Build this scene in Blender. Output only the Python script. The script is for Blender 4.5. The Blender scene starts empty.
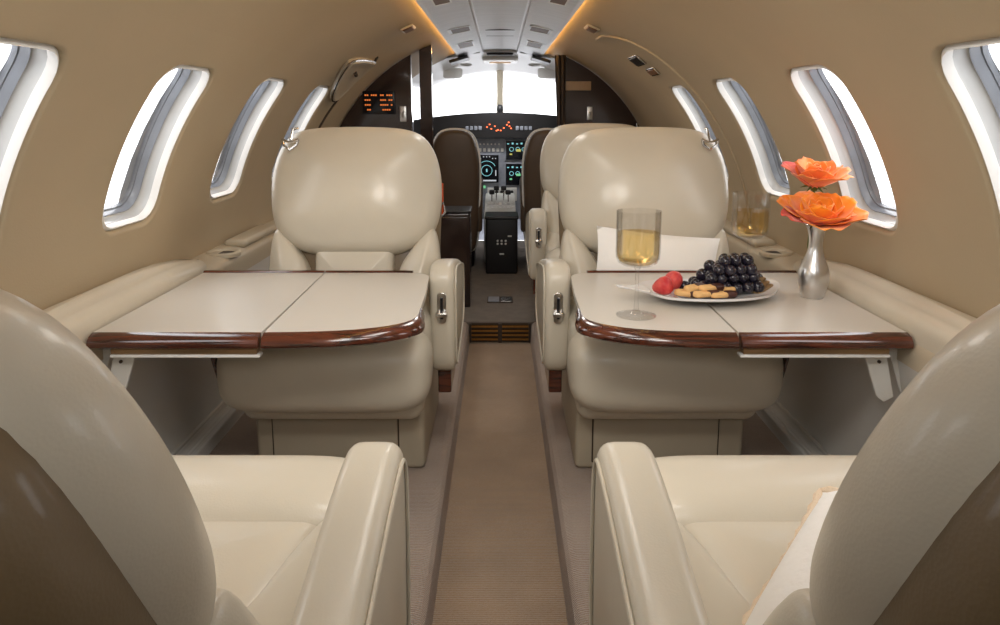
import bpy, math, random
from mathutils import Vector, Matrix
random.seed(7)
C = bpy.context.scene.collection
PI = math.pi
R0, ZC = 0.785, 0.43          # cabin liner radius and height of its centre
CAMZ = 0.88
FLOOR = 0.08                  # raised footwell floor, the aisle lies at 0

# ---------------------------------------------------------------- materials
def srgb(r, g, b):
    f = lambda c: (c/255)/12.92 if c/255 <= .04045 else (((c/255)+.055)/1.055)**2.4
    return (f(r), f(g), f(b), 1)

def mat(name, col, rough=.5, metal=0, bump=None, scale=200, noise=0.0, nscale=6, coat=0, emit=None, estr=0, trans=0, ior=1.45, spec=.5, sheen=0, stretch=None, col2=None):
    m = bpy.data.materials.new(name); m.use_nodes = True
    nt = m.node_tree; b = nt.nodes['Principled BSDF']
    b.inputs['Base Color'].default_value = col
    b.inputs['Roughness'].default_value = rough
    b.inputs['Metallic'].default_value = metal
    b.inputs['Coat Weight'].default_value = coat
    b.inputs['Coat Roughness'].default_value = .12
    b.inputs['Specular IOR Level'].default_value = spec
    b.inputs['Transmission Weight'].default_value = trans
    b.inputs['IOR'].default_value = ior
    b.inputs['Sheen Weight'].default_value = sheen
    if emit:
        b.inputs['Emission Color'].default_value = emit
        b.inputs['Emission Strength'].default_value = estr
    tc = nt.nodes.new('ShaderNodeTexCoord'); src = tc.outputs['Object']
    if stretch:
        mp = nt.nodes.new('ShaderNodeMapping'); mp.inputs['Scale'].default_value = stretch
        nt.links.new(src, mp.inputs['Vector']); src = mp.outputs['Vector']
    if noise > 0:
        n = nt.nodes.new('ShaderNodeTexNoise'); n.inputs['Scale'].default_value = nscale; n.inputs['Detail'].default_value = 4
        nt.links.new(src, n.inputs['Vector'])
        mx = nt.nodes.new('ShaderNodeMix'); mx.data_type = 'RGBA'
        mx.inputs['A'].default_value = col
        c2 = col2 or (col[0]*(1-noise), col[1]*(1-noise), col[2]*(1-noise), 1)
        mx.inputs['B'].default_value = c2
        rp = nt.nodes.new('ShaderNodeValToRGB')
        rp.color_ramp.elements[0].position = .35; rp.color_ramp.elements[1].position = .65
        nt.links.new(n.outputs['Fac'], rp.inputs['Fac']); nt.links.new(rp.outputs['Color'], mx.inputs['Factor'])
        nt.links.new(mx.outputs['Result'], b.inputs['Base Color'])
    if bump:
        v = nt.nodes.new('ShaderNodeTexNoise'); v.inputs['Scale'].default_value = scale; v.inputs['Detail'].default_value = 3
        nt.links.new(tc.outputs['Object'], v.inputs['Vector'])
        bp = nt.nodes.new('ShaderNodeBump'); bp.inputs['Strength'].default_value = bump; bp.inputs['Distance'].default_value = .002
        nt.links.new(v.outputs['Fac'], bp.inputs['Height'])
        nt.links.new(bp.outputs['Normal'], b.inputs['Normal'])
    return m

LEA = srgb(203, 194, 176)
M = {}
def leather(name, col, rough=.36):
    """leather: fine grain plus long soft creases"""
    m = mat(name, col, rough, coat=.2, noise=.07, nscale=5)
    nt = m.node_tree; b = nt.nodes['Principled BSDF']
    tc = nt.nodes.new('ShaderNodeTexCoord')
    v = nt.nodes.new('ShaderNodeTexVoronoi'); v.inputs['Scale'].default_value = 420
    n = nt.nodes.new('ShaderNodeTexNoise'); n.inputs['Scale'].default_value = 9; n.inputs['Detail'].default_value = 2.5; n.inputs['Distortion'].default_value = .5
    for q in (v, n): nt.links.new(tc.outputs['Object'], q.inputs['Vector'])
    b1 = nt.nodes.new('ShaderNodeBump'); b1.inputs['Strength'].default_value = .08; b1.inputs['Distance'].default_value = .0015
    b2 = nt.nodes.new('ShaderNodeBump'); b2.inputs['Strength'].default_value = .25; b2.inputs['Distance'].default_value = .006
    nt.links.new(v.outputs['Distance'], b1.inputs['Height']); nt.links.new(n.outputs['Fac'], b2.inputs['Height'])
    nt.links.new(b1.outputs['Normal'], b2.inputs['Normal']); nt.links.new(b2.outputs['Normal'], b.inputs['Normal'])
    return m
M['leather'] = leather('cream leather', LEA, .37)
M['leather_back_shaded'] = leather('shade toned leather back', srgb(116, 98, 72), .5)  # shade on the unlit seat backs put into a darker leather colour
M['base'] = mat('seat base vinyl', srgb(176, 165, 145), .5, noise=.05)
M['liner'] = mat('cabin liner', srgb(179, 163, 136), .7, bump=.15, scale=300, noise=.06, nscale=3)
M['lower'] = mat('lower side panel', srgb(216, 214, 208), .5, noise=.05, nscale=3)
M['ledge'] = mat('ledge leather', srgb(190, 178, 156), .42, bump=.1, scale=200, noise=.05)
M['ceil'] = mat('white ceiling panel', srgb(222, 222, 224), .4, noise=.08, nscale=5, stretch=(1, 6, 1))
M['white'] = mat('white plastic', srgb(228, 226, 222), .35)
M['reveal'] = mat('window reveal plastic', srgb(184, 184, 182), .18, noise=.1, nscale=9, coat=.4)
M['revealdark'] = mat('window seal', srgb(126, 130, 137), .25, noise=.2, nscale=14, coat=.3)
M['silver'] = mat('brushed metal', srgb(205, 203, 200), .22, metal=1)
M['pewter'] = mat('polished pewter', srgb(214, 213, 212), .28, metal=1, bump=.2, scale=25)
M['platter'] = mat('silver glazed platter', srgb(226, 225, 226), .16, coat=.6)
M['tabletop'] = mat('table laminate', srgb(202, 196, 186), .34, noise=.03, nscale=3, coat=.1)
M['black'] = mat('black plastic', srgb(24, 23, 25), .4)
M['dark'] = mat('dark seam', srgb(58, 46, 36), .6)
M['brown'] = mat('dark brown leather', srgb(98, 80, 64), .45, noise=.15)
M['piping_rimlit'] = mat('piping with painted rim light', srgb(240, 236, 228), .6)  # piping whitened to carry rim light from the windscreen
M['panelgrey'] = mat('instrument panel grey', srgb(150, 154, 164), .45, noise=.25, nscale=30)
M['greyfloor'] = mat('grey floor', srgb(122, 112, 102), .8, noise=.15, nscale=30, bump=.3, scale=400)
M['bronze'] = mat('bronze grille', srgb(160, 132, 100), .3, metal=.8)
M['stucco'] = mat('vent brown', srgb(116, 80, 50), .5)
M['plaque'] = mat('tan plaque', srgb(156, 132, 104), .45)
M['gold'] = mat('brass', srgb(190, 150, 90), .25, metal=1)

def wood(name, c1, c2):
    m = mat(name, c1, .16, coat=.8)
    nt = m.node_tree; b = nt.nodes['Principled BSDF']
    tc = nt.nodes.new('ShaderNodeTexCoord'); mp = nt.nodes.new('ShaderNodeMapping')
    mp.inputs['Scale'].default_value = (3, 22, 22)
    n = nt.nodes.new('ShaderNodeTexNoise'); n.inputs['Scale'].default_value = 2.4; n.inputs['Detail'].default_value = 6; n.inputs['Distortion'].default_value = 1.6
    r = nt.nodes.new('ShaderNodeValToRGB'); r.color_ramp.elements[0].color = c1; r.color_ramp.elements[1].color = c2
    r.color_ramp.elements[0].position = .38; r.color_ramp.elements[1].position = .62
    nt.links.new(tc.outputs['Object'], mp.inputs['Vector']); nt.links.new(mp.outputs['Vector'], n.inputs['Vector'])
    nt.links.new(n.outputs['Fac'], r.inputs['Fac']); nt.links.new(r.outputs['Color'], b.inputs['Base Color'])
    return m
M['wood'] = wood('polished mahogany', srgb(46, 22, 16), srgb(92, 46, 30))
M['walnut'] = wood('dark walnut panel', srgb(30, 18, 17), srgb(46, 29, 26))
M['curtain'] = mat('dark curtain', srgb(78, 66, 58), .8, noise=.2)

def carpet(name, col):
    m = mat(name, col, .95, noise=.16, nscale=7, sheen=.3)
    nt = m.node_tree; b = nt.nodes['Principled BSDF']
    tc = nt.nodes.new('ShaderNodeTexCoord')
    w = nt.nodes.new('ShaderNodeTexWave'); w.bands_direction = 'Y'; w.inputs['Scale'].default_value = 60; w.inputs['Distortion'].default_value = 1.5
    w.inputs['Detail'].default_value = 2; w.inputs['Detail Scale'].default_value = 3
    n = nt.nodes.new('ShaderNodeTexNoise'); n.inputs['Scale'].default_value = 600
    nt.links.new(tc.outputs['Object'], w.inputs['Vector']); nt.links.new(tc.outputs['Object'], n.inputs['Vector'])
    ad = nt.nodes.new('ShaderNodeMath'); ad.operation = 'ADD'
    nt.links.new(w.outputs['Fac'], ad.inputs[0]); nt.links.new(n.outputs['Fac'], ad.inputs[1])
    bp = nt.nodes.new('ShaderNodeBump'); bp.inputs['Strength'].default_value = .8; bp.inputs['Distance'].default_value = .004
    nt.links.new(ad.outputs[0], bp.inputs['Height']); nt.links.new(bp.outputs['Normal'], b.inputs['Normal'])
    return m
M['carpet'] = carpet('aisle carpet', srgb(170, 140, 108))
M['carpet2'] = carpet('footwell carpet', srgb(176, 154, 136))

def glassmat(name, col=(1, 1, 1, 1), refl=.06):
    m = bpy.data.materials.new(name); m.use_nodes = True
    nt = m.node_tree; nt.nodes.clear()
    o = nt.nodes.new('ShaderNodeOutputMaterial'); t = nt.nodes.new('ShaderNodeBsdfTransparent'); g = nt.nodes.new('ShaderNodeBsdfGlossy')
    g.inputs['Roughness'].default_value = .03; t.inputs['Color'].default_value = col
    lw = nt.nodes.new('ShaderNodeLayerWeight'); lw.inputs['Blend'].default_value = .25
    mr = nt.nodes.new('ShaderNodeMapRange'); mr.inputs['To Min'].default_value = refl; mr.inputs['To Max'].default_value = .45
    mx = nt.nodes.new('ShaderNodeMixShader')
    nt.links.new(lw.outputs['Fresnel'], mr.inputs['Value']); nt.links.new(mr.outputs['Result'], mx.inputs['Fac'])
    nt.links.new(t.outputs[0], mx.inputs[1]); nt.links.new(g.outputs[0], mx.inputs[2]); nt.links.new(mx.outputs[0], o.inputs['Surface'])
    return m
M['pane'] = glassmat('acrylic window pane', (.97, .98, 1, 1), .03)
M['glass'] = glassmat('clear glass', (.985, .985, .985, 1), .05)
M['wine'] = None
M['wine'] = glassmat('white wine', (.97, .85, .56, 1), .02)
M['petal_orange'] = mat('orange red petal', srgb(240, 112, 44), .5, noise=.5, nscale=22, col2=srgb(248, 158, 66), sheen=.3)
M['petal_yellow'] = mat('yellow orange petal', srgb(252, 160, 34), .5, noise=.5, nscale=18, col2=srgb(246, 132, 30), sheen=.3)
M['petal_tip'] = mat('crimson tipped petal', srgb(238, 104, 50), .5, noise=.6, nscale=26, col2=srgb(190, 50, 70), sheen=.3)
M['green'] = mat('sepal green', srgb(92, 106, 44), .55, noise=.2)
M['straw'] = mat('strawberry flesh', srgb(196, 44, 50), .35, noise=.5, nscale=60, col2=srgb(222, 92, 84), bump=.5, scale=260)
M['grape'] = mat('black grape skin', srgb(22, 20, 28), .22, noise=.5, nscale=40, col2=srgb(42, 38, 52), coat=.3)
M['biscuit'] = mat('biscuit', srgb(226, 180, 118), .7, noise=.2, nscale=60)
M['choc'] = mat('chocolate', srgb(66, 34, 24), .4)
M['cheese'] = mat('brown cracker', srgb(150, 122, 84), .6, noise=.3, nscale=80)
M['pillow'] = mat('white cushion cloth', srgb(244, 242, 238), .8, bump=.5, scale=90, sheen=.3)
M['lace'] = mat('cream lace trim', srgb(226, 206, 180), .85, bump=1, scale=300)
M['red_led'] = mat('red lamp', srgb(60, 10, 5), .4, emit=(1, .16, .05, 1), estr=3)
M['amber_led'] = mat('amber lit text', srgb(60, 20, 5), .4, emit=(1, .24, .04, 1), estr=.8)
M['cyan_led'] = mat('cyan screen lines', srgb(20, 60, 60), .4, emit=(.35, .85, .9, 1), estr=.75)
M['green_led'] = mat('green screen lines', srgb(20, 60, 20), .4, emit=(.3, .9, .45, 1), estr=.6)
M['yellow_led'] = mat('yellow screen lines', srgb(60, 60, 20), .4, emit=(.9, .8, .2, 1), estr=.6)
M['white_led'] = mat('white screen lines', srgb(90, 90, 90), .4, emit=(.8, .85, .9, 1), estr=.6)
M['screen'] = mat('dark screen glass', srgb(14, 18, 26), .15)
M['cove'] = mat('warm cove light', srgb(255, 200, 120), .5, emit=(1, .55, .16, 1), estr=16)
M['belt'] = mat('orange tag', srgb(206, 84, 30), .6)

# ---------------------------------------------------------------- mesh helper
class MB:
    def __init__(s): s.v = []; s.f = []; s.mi = []; s.cur = 0
    def add(s, vs, fs, fn=None):
        o = len(s.v)
        s.v += [tuple(fn(*v)) if fn else tuple(v) for v in vs]
        s.f += [[i+o for i in f] for f in fs]; s.mi += [s.cur]*len(fs)
        return s
    def box(s, x0, x1, y0, y1, z0, z1, r=0, fn=None):
        if r > 0:
            r = min(r, (x1-x0)/2.01, (y1-y0)/2.01)
            return s.pad(rrect(x0, x1, y0, y1, r, 5), z0, z1, min(r, (z1-z0)/2.01), fn=fn)
        vs = [(x, y, z) for z in (z0, z1) for y in (y0, y1) for x in (x0, x1)]
        return s.add(vs, [[0, 2, 3, 1], [4, 5, 7, 6], [0, 1, 5, 4], [2, 6, 7, 3], [0, 4, 6, 2], [1, 3, 7, 5]], fn)
    def pad(s, out, c0, c1, r, d0=0, d1=0, fn=None, nr=5, nk=5, lens=2, sc=0):
        """soft pad: outline (a,b) CCW, between c0 and c1, edge radius r, centre bulges d0 / d1"""
        n = len(out)
        if area(out) < 0: out = out[::-1]
        nm = []
        for i in range(n):
            p, q = out[i-1], out[(i+1) % n]
            dx, dy = q[0]-p[0], q[1]-p[1]; l = math.hypot(dx, dy) or 1
            nm.append((dy/l, -dx/l))
        cx = sum(p[0] for p in out)/n; cy = sum(p[1] for p in out)/n
        rings = []
        def inset(d):
            if sc: return [(cx+(p[0]-cx)*(1-d/sc), cy+(p[1]-cy)*(1-d/sc)) for p in out]
            return [(p[0]-m[0]*d, p[1]-m[1]*d) for p, m in zip(out, nm)]
        inn = inset(r)
        def dome(sign, base, d):
            rs = []
            for j in range(1, nk):
                k = 1-j/nk
                rs.append([(cx+(p[0]-cx)*k, cy+(p[1]-cy)*k, base+sign*d*(1-k**lens)) for p in inn])
            return rs
        lo = dome(-1, c0, d0)
        for rg in reversed(lo): rings.append(rg)
        for j in range(nr, -1, -1):
            a = j/nr*PI/2; rings.append([(p[0], p[1], c0+r-r*math.sin(a)) for p in inset(r*(1-math.cos(a)))])
        for j in range(0, nr+1):
            a = j/nr*PI/2; rings.append([(p[0], p[1], c1-r+r*math.sin(a)) for p in inset(r*(1-math.cos(a)))])
        rings += dome(1, c1, d1)
        vs = [(cx, cy, c0-d0)]+[v for rg in rings for v in rg]+[(cx, cy, c1+d1)]
        fs = []
        for i in range(n): fs.append([0, 1+(i+1) % n, 1+i])
        for k in range(len(rings)-1):
            a = 1+k*n; b = a+n
            for i in range(n):
                j = (i+1) % n; fs.append([a+i, a+j, b+j, b+i])
        a = 1+(len(rings)-1)*n; t = len(vs)-1
        for i in range(n): fs.append([a+i, a+(i+1) % n, t])
        return s.add(vs, fs, fn)
    def ellipsoid(s, x0, x1, y0, y1, z0, z1, px=7, pc=2.8, nu=40, nv=40, fn=None):
        """cushion roll: long in x, rounded ends, superellipse section"""
        def g(u, v):
            t = -math.cos(u*PI); k = max(0, 1-abs(t)**px)**(1/px*2.2)
            a = v*2*PI; ca, sa = math.cos(a), math.sin(a)
            f = lambda q: math.copysign(abs(q)**(2/pc), q)
            return ((x0+x1)/2+(x1-x0)/2*t, (y0+y1)/2+(y1-y0)/2*k*f(ca), (z0+z1)/2+(z1-z0)/2*k*f(sa))
        return s.grid(g, nu, nv, fn)
    def lathe(s, prof, n=28, fn=None, cap=True):
        vs = []; fs = []
        for (r, z) in prof:
            for i in range(n):
                a = 2*PI*i/n; vs.append((r*math.cos(a), r*math.sin(a), z))
        for k in range(len(prof)-1):
            for i in range(n):
                j = (i+1) % n; fs.append([k*n+i, k*n+j, k*n+n+j, k*n+n+i])
        if cap:
            if prof[0][0] > 1e-5: fs.append(list(range(n))[::-1])
            if prof[-1][0] > 1e-5: fs.append([len(vs)-n+i for i in range(n)])
        return s.add(vs, fs, fn)
    def tube(s, pts, r, n=8, closed=False, fn=None):
        pts = [Vector(p) for p in pts]; m = len(pts)
        rr = r if isinstance(r, (list, tuple)) else [r]*m
        vs = []; fs = []; up = Vector((0, 0, 1)); prev = None
        for k, p in enumerate(pts):
            if closed: t = pts[(k+1) % m]-pts[k-1]
            else: t = pts[min(k+1, m-1)]-pts[max(k-1, 0)]
            t.normalize()
            if prev is None:
                a = t.cross(up)
                if a.length < .1: a = t.cross(Vector((1, 0, 0)))
            else: a = prev-t*prev.dot(t)
            a.normalize(); prev = a; b = t.cross(a)
            for i in range(n):
                q = 2*PI*i/n; vs.append(tuple(p+(a*math.cos(q)+b*math.sin(q))*rr[k]))
        for k in range(m if closed else m-1):
            A = k*n; B = ((k+1) % m)*n
            for i in range(n):
                j = (i+1) % n; fs.append([A+i, A+j, B+j, B+i])
        if not closed:
            fs.append(list(range(n))[::-1]); fs.append([len(vs)-n+i for i in range(n)])
        return s.add(vs, fs, fn)
    def prism(s, out, c0, c1, fn=None):
        n = len(out)
        vs = [(a, b, c0) for a, b in out]+[(a, b, c1) for a, b in out]
        fs = [list(range(n))[::-1], list(range(n, 2*n))]+[[i, (i+1) % n, n+(i+1) % n, n+i] for i in range(n)]
        return s.add(vs, fs, fn)
    def grid(s, fnc, nu, nv, fn=None):
        vs = [fnc(i/nu, j/nv) for j in range(nv+1) for i in range(nu+1)]
        fs = [[j*(nu+1)+i, j*(nu+1)+i+1, (j+1)*(nu+1)+i+1, (j+1)*(nu+1)+i] for j in range(nv) for i in range(nu)]
        return s.add(vs, fs, fn)
    def build(s, name, m, parent=None, smooth=True, ang=40, relax=0):
        me = bpy.data.meshes.new(name); me.from_pydata(s.v, [], s.f)
        ms = m if isinstance(m, (list, tuple)) else [m]
        for q in ms: me.materials.append(M[q] if isinstance(q, str) else q)
        for p, i in zip(me.polygons, s.mi): p.material_index = i; p.use_smooth = smooth
        import bmesh
        bm = bmesh.new(); bm.from_mesh(me); 
        if relax:
            bmesh.ops.remove_doubles(bm, verts=bm.verts, dist=1e-5)
            for _ in range(relax): bmesh.ops.smooth_vert(bm, verts=bm.verts, factor=.5, use_axis_x=True, use_axis_y=True, use_axis_z=True)
        bmesh.ops.recalc_face_normals(bm, faces=bm.faces)
        if smooth:
            for e in bm.edges:
                if len(e.link_faces) == 2 and e.calc_face_angle(0) > math.radians(ang): e.smooth = False
        bm.to_mesh(me); bm.free()
        o = bpy.data.objects.new(name, me); C.objects.link(o)
        if parent: o.parent = parent
        return o

def area(o): return sum(o[i-1][0]*o[i][1]-o[i][0]*o[i-1][1] for i in range(len(o)))/2
def rrect(x0, x1, y0, y1, r, n=6, sub=0):
    pts = []
    for cx, cy, a0 in ((x1-r, y1-r, 0), (x0+r, y1-r, 90), (x0+r, y0+r, 180), (x1-r, y0+r, 270)):
        for i in range(n+1):
            a = math.radians(a0+90*i/n); pts.append((cx+r*math.cos(a), cy+r*math.sin(a)))
    if sub: pts = resample(pts, sub)
    return pts
def resample(pts, n):
    L = [0]; m = len(pts)
    for i in range(m): L.append(L[-1]+math.dist(pts[i], pts[(i+1) % m]))
    out = []; k = 0
    for i in range(n):
        t = L[-1]*i/n
        while L[k+1] < t: k += 1
        f = (t-L[k])/max(1e-9, L[k+1]-L[k]); a = pts[k]; b = pts[(k+1) % m]
        out.append((a[0]+(b[0]-a[0])*f, a[1]+(b[1]-a[1])*f))
    return out
def spline(pts, n=6, closed=True):
    out = []; m = len(pts)
    for i in range(m if closed else m-1):
        g = lambda k: pts[k % m] if closed else pts[max(0, min(m-1, k))]
        p0, p1, p2, p3 = g(i-1), g(i), g(i+1), g(i+2)
        for j in range(n):
            t = j/n
            out.append(tuple(.5*((2*b)+(-a+c)*t+(2*a-5*b+4*c-d)*t*t+(-a+3*b-3*c+d)*t**3) for a, b, c, d in zip(p0, p1, p2, p3)))
    if not closed: out.append(tuple(pts[-1]))
    return out
def sym(half):
    """half outline (a>=0 from bottom centre up to top centre) -> full closed outline"""
    return list(half)+[(-a, b) for a, b in reversed(half) if a > 1e-6]

def tag(o, label=None, cat=None, group=None, kind=None):
    if label: o['label'] = label
    if cat: o['category'] = cat
    if group: o['group'] = group
    if kind: o['kind'] = kind
    return o
def thing(name, label, cat, loc=(0, 0, 0), rz=0, group=None):
    o = bpy.data.objects.new(name, None); C.objects.link(o); o.empty_display_size = .05
    o.location = loc; o.rotation_euler = (0, 0, rz)
    return tag(o, label, cat, group)
def struct(o): o['kind'] = 'structure'; return o
def copy_tree(o, parent=None):
    c = o.copy(); C.objects.link(c); c.parent = parent
    for ch in list(o.children): copy_tree(ch, c)
    return c
def cyl(th, y, off=0):
    """point on the cabin liner: th measured from the +X axis, off = outwards"""
    r = R0+off
    return (r*math.cos(th), y, ZC+r*math.sin(th))
rad = math.radians

# ---------------------------------------------------------------- cabin liner with window holes
WP = .522; W0 = .418
WIN_Y = [W0+WP*k for k in range(0, 5)]             # window centres along the cabin
TH0, TH1 = rad(6), rad(73.4)                        # liner from the side ledge up to the ceiling panel
WT0, WT1 = rad(16.2), rad(42.6)                     # window opening
def win_outline(yc, n=64):
    tm = (WT0+WT1)/2; h = (WT1-WT0)/2*R0; w = .115
    o = resample(rrect(-w, w, -h, h, .052, 8), n)
    return [(yc+.006+a-.045*(b/h)*.5, b, tm) for a, b in o]   # leans like the real openings
def side_wall(name, sgn):
    mb = MB(); P = lambda th, y, off=0: (sgn*cyl(th, y, off)[0], y, cyl(th, y, off)[2])
    c0, c1 = rad(11), rad(49)
    ye0, ye1 = WIN_Y[0]-WP/2, WIN_Y[-1]+WP/2
    ny = int((ye1-ye0)/WP*10)
    for a, b, nn in ((TH0, c0, 3), (c1, TH1, 10)):
        mb.grid(lambda u, v: P(a+(b-a)*v, ye0+(ye1-ye0)*u), ny, nn)
    mb.grid(lambda u, v: P(TH0+(TH1-TH0)*v, ye1+(4.05-ye1)*u), 10, 24)
    mb.grid(lambda u, v: P(TH0+(TH1-TH0)*v, -.42+(ye0+.42)*u), 6, 24)
    for yc in WIN_Y:
        o = win_outline(yc); n = len(o); tm = o[0][2]
        cell = []
        for (y, b, _) in o:                                   # matching points on the cell border
            dy, db = y-yc, b/R0
            hy, ht = WP/2, (c1-c0)/2; tc = (c0+c1)/2
            dt = (tm+db)-tc
            k = 1/max(abs(dy)/hy, abs(dt)/ht)
            cell.append((yc+dy*k, tc+dt*k))
        # pin the nearest samples onto the four cell corners
        for sy in (-1, 1):
            for st in (-1, 1):
                tgt = (yc+sy*hy, tc+st*ht)
                i = min(range(n), key=lambda q: (cell[q][0]-tgt[0])**2+((cell[q][1]-tgt[1])*R0)**2)
                cell[i] = tgt
        rings = []
        for k in (0, .2, .42, .64, .84):
            rings.append([P(c[1]*(1-k)+(tm+b/R0)*k, c[0]*(1-k)+y*k) for c, (y, b, _) in zip(cell, o)])
        # rolled lip into the opening
        for j in range(0, 5):
            a = j/4*PI/2; r = .012; off = r*(1-math.cos(a)); ins = 1+(1-math.sin(a))*.05
            rings.append([P(tm+b/R0*ins, yc+(y-yc)*ins, off) for (y, b, _) in o])
        vs = [v for rg in rings for v in rg]; fs = []
        for k in range(len(rings)-1):
            for i in range(n):
                j = (i+1) % n; fs.append([k*n+i, k*n+j, (k+1)*n+j, (k+1)*n+i])
        mb.add(vs, fs)
    for a in (c0, c1): mb.grid(lambda u, v: P(a-rad(1)+rad(2)*v, ye0+(ye1-ye0)*u, .0012), ny, 2)
    for yc in WIN_Y: mb.grid(lambda u, v: P(c0+(c1-c0)*v, yc+WP/2-.008+.016*u, .0012), 2, 16)
    # behind the liner: outer fuselage skin strip above and below the windows gives the wall its thickness
    w = mb.build(name, 'liner', ang=60)
    struct(w)
    return w
side_wall('wall_left', -1); side_wall('wall_right', 1)

def make_window(k, yc, sgn):
    e = bpy.data.objects.new('window_%d' % k, None); C.objects.link(e); struct(e)
    e.location = (sgn*.67, yc, .84)
    L = e.location
    def P(y, b, tm, s, off):
        th = tm+b*s/R0; p = cyl(th, yc+(y-yc)*s, off)
        return (sgn*p[0]-L[0], p[1]-L[1], p[2]-L[2])
    o = win_outline(yc); n = len(o)
    def band(spec):
        mb = MB(); vs = [P(y, b, tm, s, off) for s, off in spec for (y, b, tm) in o]
        fs = [[q*n+i, q*n+(i+1) % n, (q+1)*n+(i+1) % n, (q+1)*n+i] for q in range(len(spec)-1) for i in range(n)]
        return mb.add(vs, fs)
    band([(1.0, .010), (.985, .006), (.965, .004), (.955, .010), (.955, .02)]).build('window_trim', 'white', e)
    band([(.955, .02), (.962, .026), (.95, .034), (.935, .040), (.925, .041)]).build('window_reveal', 'reveal', e)
    band([(.925, .041), (.915, .040), (.91, .043), (.905, .055), (.89, .056), (.885, .064)]).build('window_seal', 'revealdark', e)
    mb = MB(); vs = [P(yc, 0, o[0][2], 1, .060)]+[P(y, b, tm, .89, .060) for (y, b, tm) in o]
    mb.add(vs, [[0, 1+i, 1+(i+1) % n] for i in range(n)]); mb.build('window_pane', 'pane', e)
    return e
n_ = 1
for sgn in (-1, 1):
    for yc in WIN_Y[:]:
        make_window(n_, yc, sgn); n_ += 1
# outer skin between the windows, so the cavity behind the liner stays closed
for sgn, nm in ((-1, 'left'), (1, 'right')):
    mb = MB()
    ys = [WIN_Y[0]-WP/2]
    P = lambda th, y: (sgn*cyl(th, y, .064)[0], y, cyl(th, y, .064)[2])
    mb.grid(lambda u, v: P(rad(2)+(WT0+.02-rad(2))*v, -.4+4.4*u), 20, 3)
    mb.grid(lambda u, v: P(WT1-.02+(rad(88)-WT1+.02)*v, -.4+4.4*u), 20, 8)
    edges = [-.4]+[q for yc in WIN_Y for q in (yc-.092, yc+.092)]+[4.0]
    for a, b in zip(edges[0::2], edges[1::2]):
        if b > a: mb.grid(lambda u, v: P(WT0-.02+(WT1-WT0+.04)*v, a+(b-a)*u), 3, 6)
    struct(mb.build('trim_outer_skin_'+nm, 'reveal'))

# ---------------------------------------------------------------- lower walls, ledges, floor
def mirrored(prof, sgn): return [(sgn*x, z) for x, z in prof]
for sgn, nm in ((-1, 'left'), (1, 'right')):
    Y0, Y1 = -.4, 3.7
    mb = MB()
    pr = spline([(.70, .455), (.712, .40), (.728, .30), (.742, .18), (.750, .06)], 5, False)
    mb.grid(lambda u, v: (sgn*pr[min(len(pr)-1, round(v*(len(pr)-1)))][0], Y0+(Y1-Y0)*u, pr[min(len(pr)-1, round(v*(len(pr)-1)))][1]), 12, len(pr)-1)
    struct(mb.build('wall_lower_'+nm, 'lower'))
    mb = MB()
    pr2 = spline([(.79, .515), (.755, .512), (.725, .508), (.706, .50), (.70, .485), (.70, .45)], 5, False)
    mb.grid(lambda u, v: (sgn*pr2[round(v*(len(pr2)-1))][0], Y0+(Y1-Y0)*u, pr2[round(v*(len(pr2)-1))][1]), 12, len(pr2)-1)
    struct(mb.build('trim_ledge_'+nm, 'ledge'))
    mb = MB().box(min(sgn*.69, sgn*.752), max(sgn*.69, sgn*.752), Y0, Y1, FLOOR-.01, FLOOR+.035, .006)
    struct(mb.build('baseboard_'+nm, 'lower'))
# raised floor on both sides of the sunken aisle
mb = MB()
for s in (-1, 1):
    pr = [(.78, FLOOR), (.45, FLOOR), (.165, FLOOR), (.14, FLOOR), (.128, FLOOR-.004), (.121, FLOOR-.014), (.119, .03), (.118, 0)]
    for i in range(len(pr)-1):
        (xa, za), (xb, zb) = pr[i], pr[i+1]
        mb.grid(lambda u, v: (s*(xa+(xb-xa)*v), -.4+3.17*u, za+(zb-za)*v), 20, 1)
struct(mb.build('floor_footwells', 'carpet2'))
mb = MB().grid(lambda u, v: (-.14+.28*v, -.4+3.17*u, 0), 20, 2)
struct(mb.build('floor_aisle', 'carpet'))
mb = MB().box(-.78, .78, 2.77, 4.6, FLOOR-.05, FLOOR+.001); mb.box(-.13, .13, 2.765, 2.775, -.01, FLOOR+.0005)
struct(mb.build('floor_forward', 'greyfloor', smooth=False))
# metal grille on the step
g = thing('floor_grille', 'bronze louvred grille set in the step at the front end of the aisle', 'vent', (0, 2.76, 0))
mb = MB()
for x0, x1 in ((-.112, -.008), (.008, .112)):
    for k in range(4): mb.box(x0, x1, -.012, 0, .012+.017*k, .020+.017*k)
mb.build('slat', 'gold', g, smooth=False)
MB().box(-.118, .118, -.002, .004, .004, .078).box(-.116, -.110, -.014, 0, .004, .078).box(.110, .116, -.014, 0, .004, .078).box(-.006, .006, -.014, 0, .004, .078).build('grille_frame', 'dark', g, smooth=False)

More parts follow.
